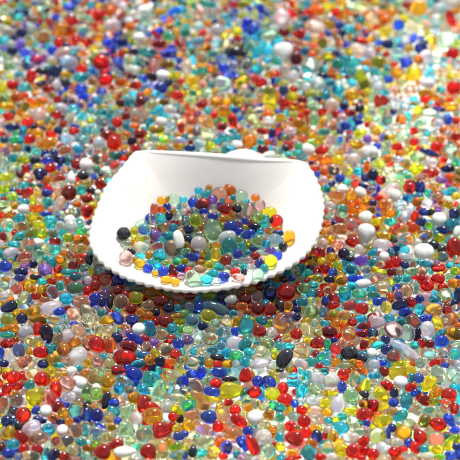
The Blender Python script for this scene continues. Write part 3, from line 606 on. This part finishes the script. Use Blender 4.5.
while att < FILL_TRIES:
    att += 1
    y = random.uniform(Y0, Y1)
    half = (CAM[1] * -1 + y + 18) * 0.19 + 1.8
    x = random.uniform(-half, half)
    r = min(max(random.lognormvariate(math.log(0.128), 0.24), 0.075), 0.24)
    best = None
    for _ in range(3):
        cx, cy = x + random.uniform(-.15, .15), y + random.uniform(-.15, .15)
        z = r * 0.95
        for f in around(grid, cx, cy):
            d2 = (f[0] - cx) ** 2 + (f[1] - cy) ** 2
            R = r + f[3]
            if d2 < R * R * 0.98:
                z = max(z, f[2] + 0.9 * math.sqrt(R * R * 0.98 - d2))
        if best is None or z < best[2]:
            best = (cx, cy, z)
    cx, cy, z = best
    px, py, d = project((cx, cy, z))
    if z + r * 0.7 > bed_height(px, py):
        continue
    bad = False
    for i in around(hgrid, cx, cy):
        q = pos[i]
        R = (r + rad[i]) * 0.88
        if (q[0]-cx)**2 + (q[1]-cy)**2 + (q[2]-z)**2 < R * R:
            bad = True; break
    if bad or hides((cx, cy, z), r):
        continue
    for dx, dy in ((0, 0), (r, 0), (-r, 0), (0, r), (0, -r)):
        u = shell_under(cx + dx, cy + dy) if abs(cx) < 5 and -4 < cy < 5 else None
        if u is not None and z + r > u:
            bad = True; break
    if bad:
        continue
    f = (cx, cy, z, r, fill_colour(px, py, d, z))
    fill.append(f)
    grid.setdefault(cell(cx, cy), []).append(f)
n_out = len(fill)
# below the visible pebbles in the shell
pool_i = [i for i in range(N) if pool[i]]
pp = pos[pool_i]; pr = rad[pool_i]
rr = np.array([min(beads[i]['w'], beads[i]['h']) / 2 for i in pool_i])
G = 0.215
for gx in np.arange(-3.2, 3.2, G):
    for gy in np.arange(-3.5, 4.0, G):
        for gz in np.arange(0.1, 2.4, G):
            q = np.array([gx, gy, gz]) + rng.uniform(-.05, .05, 3)
            if q[2] > pool_height(q[1]) - 0.07:
                continue
            dn = bvh_inner.ray_cast(Vector(q), Vector((0, 0, -1)))
            if dn[0] is None:
                continue
            r = random.uniform(0.095, 0.135)
            if bvh_inner.find_nearest(Vector(q))[3] < r * 0.9:
                continue
            dd = np.linalg.norm(pp - q, axis=1)
            if (dd < (pr + r) * 0.85).any():
                continue
            # must not stand in front of a visible one
            x, y, d = project(q)
            s2 = np.hypot(PXY[pool_i][:, 0] - x, PXY[pool_i][:, 1] - y)
            if ((s2 < rr + 2) & (d < PXY[pool_i][:, 2])).any():
                continue
            if s2.min() > 9:
                continue
            if random.random() < 0.45:
                fill.append((*q, r, random.choice('eellllge')))
# small ones that show in the chinks of the heap
ptree = [(pos[i], rad[i], i) for i in pool_i]
extra = []
qxy = PXY[pool_i]
for _ in range(5000):
    px, py = random.uniform(112, 305), random.uniform(182, 290)
    s2 = np.hypot(qxy[:, 0] - px, qxy[:, 1] - py)
    if np.sort(s2)[3] > 11.5: continue
    r = random.uniform(0.085, 0.13)
    hit = inner_hit(px, py)
    if hit is None: continue
    q = hit + np.array([0, -0.3, 0.95]) * r * 0.95
    d = ray(px, py); d = d / np.linalg.norm(d)
    for step in range(14):
        dd = np.linalg.norm(pp - q, axis=1)
        ex = [e for e in extra if np.linalg.norm(e[0] - q) < (e[1] + r) * 0.9]
        if not (dd < (pr + r) * 0.86).any() and not ex: break
        q = q - d * 0.05
        if q[2] > pool_height(q[1]) + 0.02: break
    else:
        continue
    if q[2] > pool_height(q[1]) + 0.02: continue
    x, y, dep = project(q)
    s2 = np.hypot(qxy[:, 0] - x, qxy[:, 1] - y)
    if ((s2 < rr * 0.9 + 1.5) & (dep < PXY[pool_i][:, 2])).any(): continue
    extra.append((q, r))
    fill.append((*q, r, random.choice('cccgggbyareelmp')))
print('hand beads', N, 'in shell', int(pool.sum()), 'fill', n_out, 'in shell fill', len(fill) - n_out)

# ------------------------------------------------------------------ pebble meshes
def ico(sub):
    import bmesh
    bm = bmesh.new()
    bmesh.ops.create_icosphere(bm, subdivisions=sub, radius=1)
    V = np.array([v.co[:] for v in bm.verts]); F = np.array([[v.index for v in f.verts] for f in bm.faces])
    bm.free()
    return V / np.linalg.norm(V, axis=1)[:, None], F
ICO2, ICO3 = ico(3), ico(4)     # bmesh counts from one: 162 and 642 points

def shape(V, kind, seed):
    """a tumbled pebble: superquadric squareness, egg taper, soft dents"""
    g = np.random.default_rng(seed)
    e = g.uniform(1.9, 2.5) if kind != 'round' else 2.0
    n = (np.abs(V) ** e).sum(1) ** (1 / e)
    W = V / n[:, None]
    amp = 0.03 if kind == 'round' else g.uniform(0.06, 0.17)
    k = np.zeros(len(V))
    for _ in range(3):
        q = g.normal(size=3); q /= np.linalg.norm(q)
        k += np.sin((V @ q) * g.uniform(1.5, 3.0) + g.uniform(0, 6.28)) / 3
    W = W * (1 + amp * k)[:, None]
    if kind == 'egg':
        t = g.choice([-1, 1]) * g.uniform(0.14, 0.34)
        f = 1 + t * W[:, 0]
        W = np.stack([W[:, 0], W[:, 1] * f, W[:, 2] * f], 1)
    if kind == 'angular':
        for _ in range(18):
            q = g.normal(size=3); q /= np.linalg.norm(q)
            dd = W @ q
            over = np.clip(dd - g.uniform(0.46, 0.64), 0, None)
            W = W - q * (over * 0.96)[:, None]
    W = W / np.abs(W).max(0)
    return W

def vary(c, seed):
    g = np.random.default_rng(seed + 999)
    rgb = np.array(PAL[c][0]) * g.uniform(0.86, 1.12) * (1 + g.uniform(-0.06, 0.06, 3))
    return np.clip(rgb, 0.004, 0.985)

def build(name, V, F, rgb, mats, midx=None):
    me = bpy.data.meshes.new(name)
    nv, nf = len(V), len(F)
    me.vertices.add(nv); me.vertices.foreach_set('co', (V * CM).astype(np.float32).ravel())
    me.loops.add(nf * 3); me.loops.foreach_set('vertex_index', F.astype(np.int32).ravel())
    me.polygons.add(nf)
    me.polygons.foreach_set('loop_start', np.arange(0, nf * 3, 3, dtype=np.int32))
    for m in mats: me.materials.append(m)
    if midx is not None: me.polygons.foreach_set('material_index', midx.astype(np.int32))
    at = me.attributes.new('tint', 'FLOAT_COLOR', 'POINT')
    rgba = np.ones((nv, 4), np.float32); rgba[:, :3] = rgb
    at.data.foreach_set('color', rgba.ravel())
    me.update(calc_edges=True)
    me.polygons.foreach_set('use_smooth', np.ones(nf, bool))
    return me

def bead_kind(i):
    b = beads[i]
    ratio = b['w'] / b['h']
    if b['c'] == 'k' and b['pool'] and b['w'] > 15: return 'angular'
    if ratio < 1.10: return 'round'
    return 'egg' if (i * 7919) % 10 < 6 else 'oval'

# the three hundred that show largest, every clear one in the shell first
size = np.array([b['w'] * b['h'] for b in beads]) * np.where(pool, 2.2, 1.0)
visible = np.array([-6 < x < 466 and -6 < y < 466 for x, y, _ in PXY])
order = [i for i in np.argsort(-size) if visible[i]]
solo = set(order[:300])

# ------------------------------------------------------------------ labels
def size_word(i):
    s = math.sqrt(beads[i]['w'] * beads[i]['h'])
    return 'large' if s > 18 else 'medium' if s > 13.5 else 'small'
def shape_word(i):
    b = beads[i]; q = b['w'] / b['h']
    if bead_kind(i) == 'angular': return 'chunky angular'
    if q < 1.12: return 'round'
    if q < 1.5: return 'oval'
    return 'long'
def zone(i):
    b = beads[i]; x, y = b['px'], b['py']
    if b['pool']: return 'in the shell'
    if 95 < x < 322 and 150 < y < 330: return "under the shell's front lip"
    side = 'to the left of' if x < 150 else 'to the right of' if x > 310 else ''
    if y < 160: return 'behind the shell' + (', far left' if x < 130 else ', far right' if x > 330 else '')
    if y > 285: return 'in front of the shell' + (', left side' if x < 150 else ', right side' if x > 310 else '')
    return ('left of' if x < 200 else 'right of') + ' the shell'
def direction(i, j):
    dx, dy = beads[j]['px'] - beads[i]['px'], beads[j]['py'] - beads[i]['py']
    if abs(dx) > abs(dy): return 'left of' if dx > 0 else 'right of'
    return 'above' if dy > 0 else 'below'
def neighbours(i):
    out = []
    for j in range(N):
        if j != i and pool[j] == pool[i]:
            dd = math.hypot(beads[j]['px'] - beads[i]['px'], beads[j]['py'] - beads[i]['py'])
            if dd < (beads[i]['w'] + beads[j]['w']) * 0.5 + 6:
                out.append((dd - 0.35 * (beads[j]['w'] + beads[j]['h']) * (1.6 if j in solo else 1), j))
    return [j for _, j in sorted(out)][:7]
used = set()
def label_for(i):
    word = PAL[beads[i]['c']][2]
    stem_ = f"{size_word(i)} {shape_word(i)} {word} pebble {zone(i)}"
    nb = neighbours(i)
    cands = [f"{stem_}, {direction(i, a)} {PAL[beads[a]['c']][2]} one" for a in nb]
    for a in nb:
        for b in nb:
            if a < b:
                if direction(i, a) == direction(i, b): continue
                wa, wb = PAL[beads[a]['c']][2], PAL[beads[b]['c']][2]
                cands.append(f"{stem_}, {direction(i, a)} {wa}, {direction(i, b)} {wb} one")
    for c in sorted(cands, key=lambda s: (len(s.split()) > 16, cands.index(s))):
        if c not in used and len(c.replace(',', '').split()) <= 16:
            used.add(c)
            return c
    c = cands[0] if cands else stem_
    used.add(c)
    return c

# ------------------------------------------------------------------ build the individual pebbles
for i in sorted(solo, key=lambda k: -size[k]):
    V, F = ICO3
    W = (shape(V, bead_kind(i), i) * ax[i]) @ rot[i].T
    c = beads[i]['c']
    me = build('glass_pebble', W, F, vary(c, i), [BEAD_MATS[PAL[c][1]]])
    o = bpy.data.objects.new('glass_pebble', me)
    o.location = pos[i] * CM
    o['label'] = label_for(i)
    o['category'] = 'glass pebble'
    o['group'] = 'glass pebbles heaped in the shell' if pool[i] else 'glass pebbles spread around the shell'
    col.objects.link(o)

# ------------------------------------------------------------------ the rest as one mass
Vs, Fs, Cs, Ms = [], [], [], []
base = 0
def add(V, F, c, seed):
    global base
    Vs.append(V); Fs.append(F + base); base += len(V)
    Cs.append(np.repeat(vary(c, seed)[None, :], len(V), 0)); Ms.append(np.full(len(F), PAL[c][1]))
for i in range(N):
    if i not in solo:
        V, F = ICO3 if beads[i]['py'] > 150 else ICO2
        add((shape(V, bead_kind(i), i) * ax[i]) @ rot[i].T + pos[i], F, beads[i]['c'], i)
protos = [shape(ICO2[0], k, 5000 + n) for n, k in enumerate(['round'] * 10 + ['oval'] * 15 + ['egg'] * 15)]
for n, (x, y, z, r, c) in enumerate(fill):
    q = rng.normal(size=4); q /= np.linalg.norm(q)
    Rm = np.array(Matrix(((1 - 2*(q[2]**2+q[3]**2), 2*(q[1]*q[2]-q[3]*q[0]), 2*(q[1]*q[3]+q[2]*q[0])),
                          (2*(q[1]*q[2]+q[3]*q[0]), 1 - 2*(q[1]**2+q[3]**2), 2*(q[2]*q[3]-q[1]*q[0])),
                          (2*(q[1]*q[3]-q[2]*q[0]), 2*(q[2]*q[3]+q[1]*q[0]), 1 - 2*(q[1]**2+q[2]**2)))))
    sx = rng.uniform(1.0, 1.3)
    S = r * np.array([sx, 1.0, rng.uniform(0.75, 1.0)]) * 0.98
    add((protos[rng.integers(len(protos))] * S) @ Rm.T + np.array([x, y, z]), ICO2[1], c, 20000 + n)
me = build('glass_pebbles', np.concatenate(Vs), np.concatenate(Fs), np.concatenate(Cs), BEAD_MATS, np.concatenate(Ms))
o = bpy.data.objects.new('glass_pebbles', me)
o['kind'] = 'stuff'
o['label'] = 'dense bed of small multicoloured glass pebbles'
o['category'] = 'glass pebbles'
col.objects.link(o)

# ------------------------------------------------------------------ ground, sky, sun
g = link_mesh('ground', [(-60*CM, -60*CM, 0), (60*CM, -60*CM, 0), (60*CM, 60*CM, 0), (-60*CM, 60*CM, 0)], [(0, 1, 2, 3)], [ground_mat()], smooth=False)
g['kind'] = 'structure'

world = bpy.data.worlds.new('World')
scene.world = world
world.use_nodes = True
nt = world.node_tree
bg = nt.nodes['Background']
sky = nt.nodes.new('ShaderNodeTexSky')
sky.sky_type = 'NISHITA'
sky.sun_disc = False
sky.sun_elevation = math.radians(SUN_EL)
sky.sun_rotation = math.radians(SUN_AZ)
sky.dust_density = 1.0
hs = nt.nodes.new('ShaderNodeHueSaturation')
hs.inputs['Saturation'].default_value = 0.12       # thin cloud: a paler sky
nt.links.new(sky.outputs[0], hs.inputs['Color'])
nt.links.new(hs.outputs[0], bg.inputs['Color'])
bg.inputs['Strength'].default_value = SKY
ld = bpy.data.lights.new('sun', 'SUN')
ld.energy = SUN
ld.angle = math.radians(SUN_ANGLE)
ld.color = (1.0, 0.965, 0.91)
lo = bpy.data.objects.new('sun', ld)
col.objects.link(lo)
az, el = math.radians(SUN_AZ), math.radians(SUN_EL)
to_sun = Vector((math.sin(az) * math.cos(el), math.cos(az) * math.cos(el), math.sin(el)))
lo.rotation_euler = (-to_sun).to_track_quat('-Z', 'Y').to_euler()

vs = scene.view_settings
vs.view_transform = 'Standard'; vs.look = 'None'; vs.gamma = 1.0; vs.use_curve_mapping = False
vs.exposure = EXPOSURE
cy = scene.cycles
cy.max_bounces = 24; cy.transmission_bounces = 20; cy.glossy_bounces = 8; cy.diffuse_bounces = 6
cy.transparent_max_bounces = 8
cy.caustics_reflective = True; cy.caustics_refractive = True
cy.blur_glossy = 0.3
cy.sample_clamp_indirect = 6.0
cy.use_denoising = True
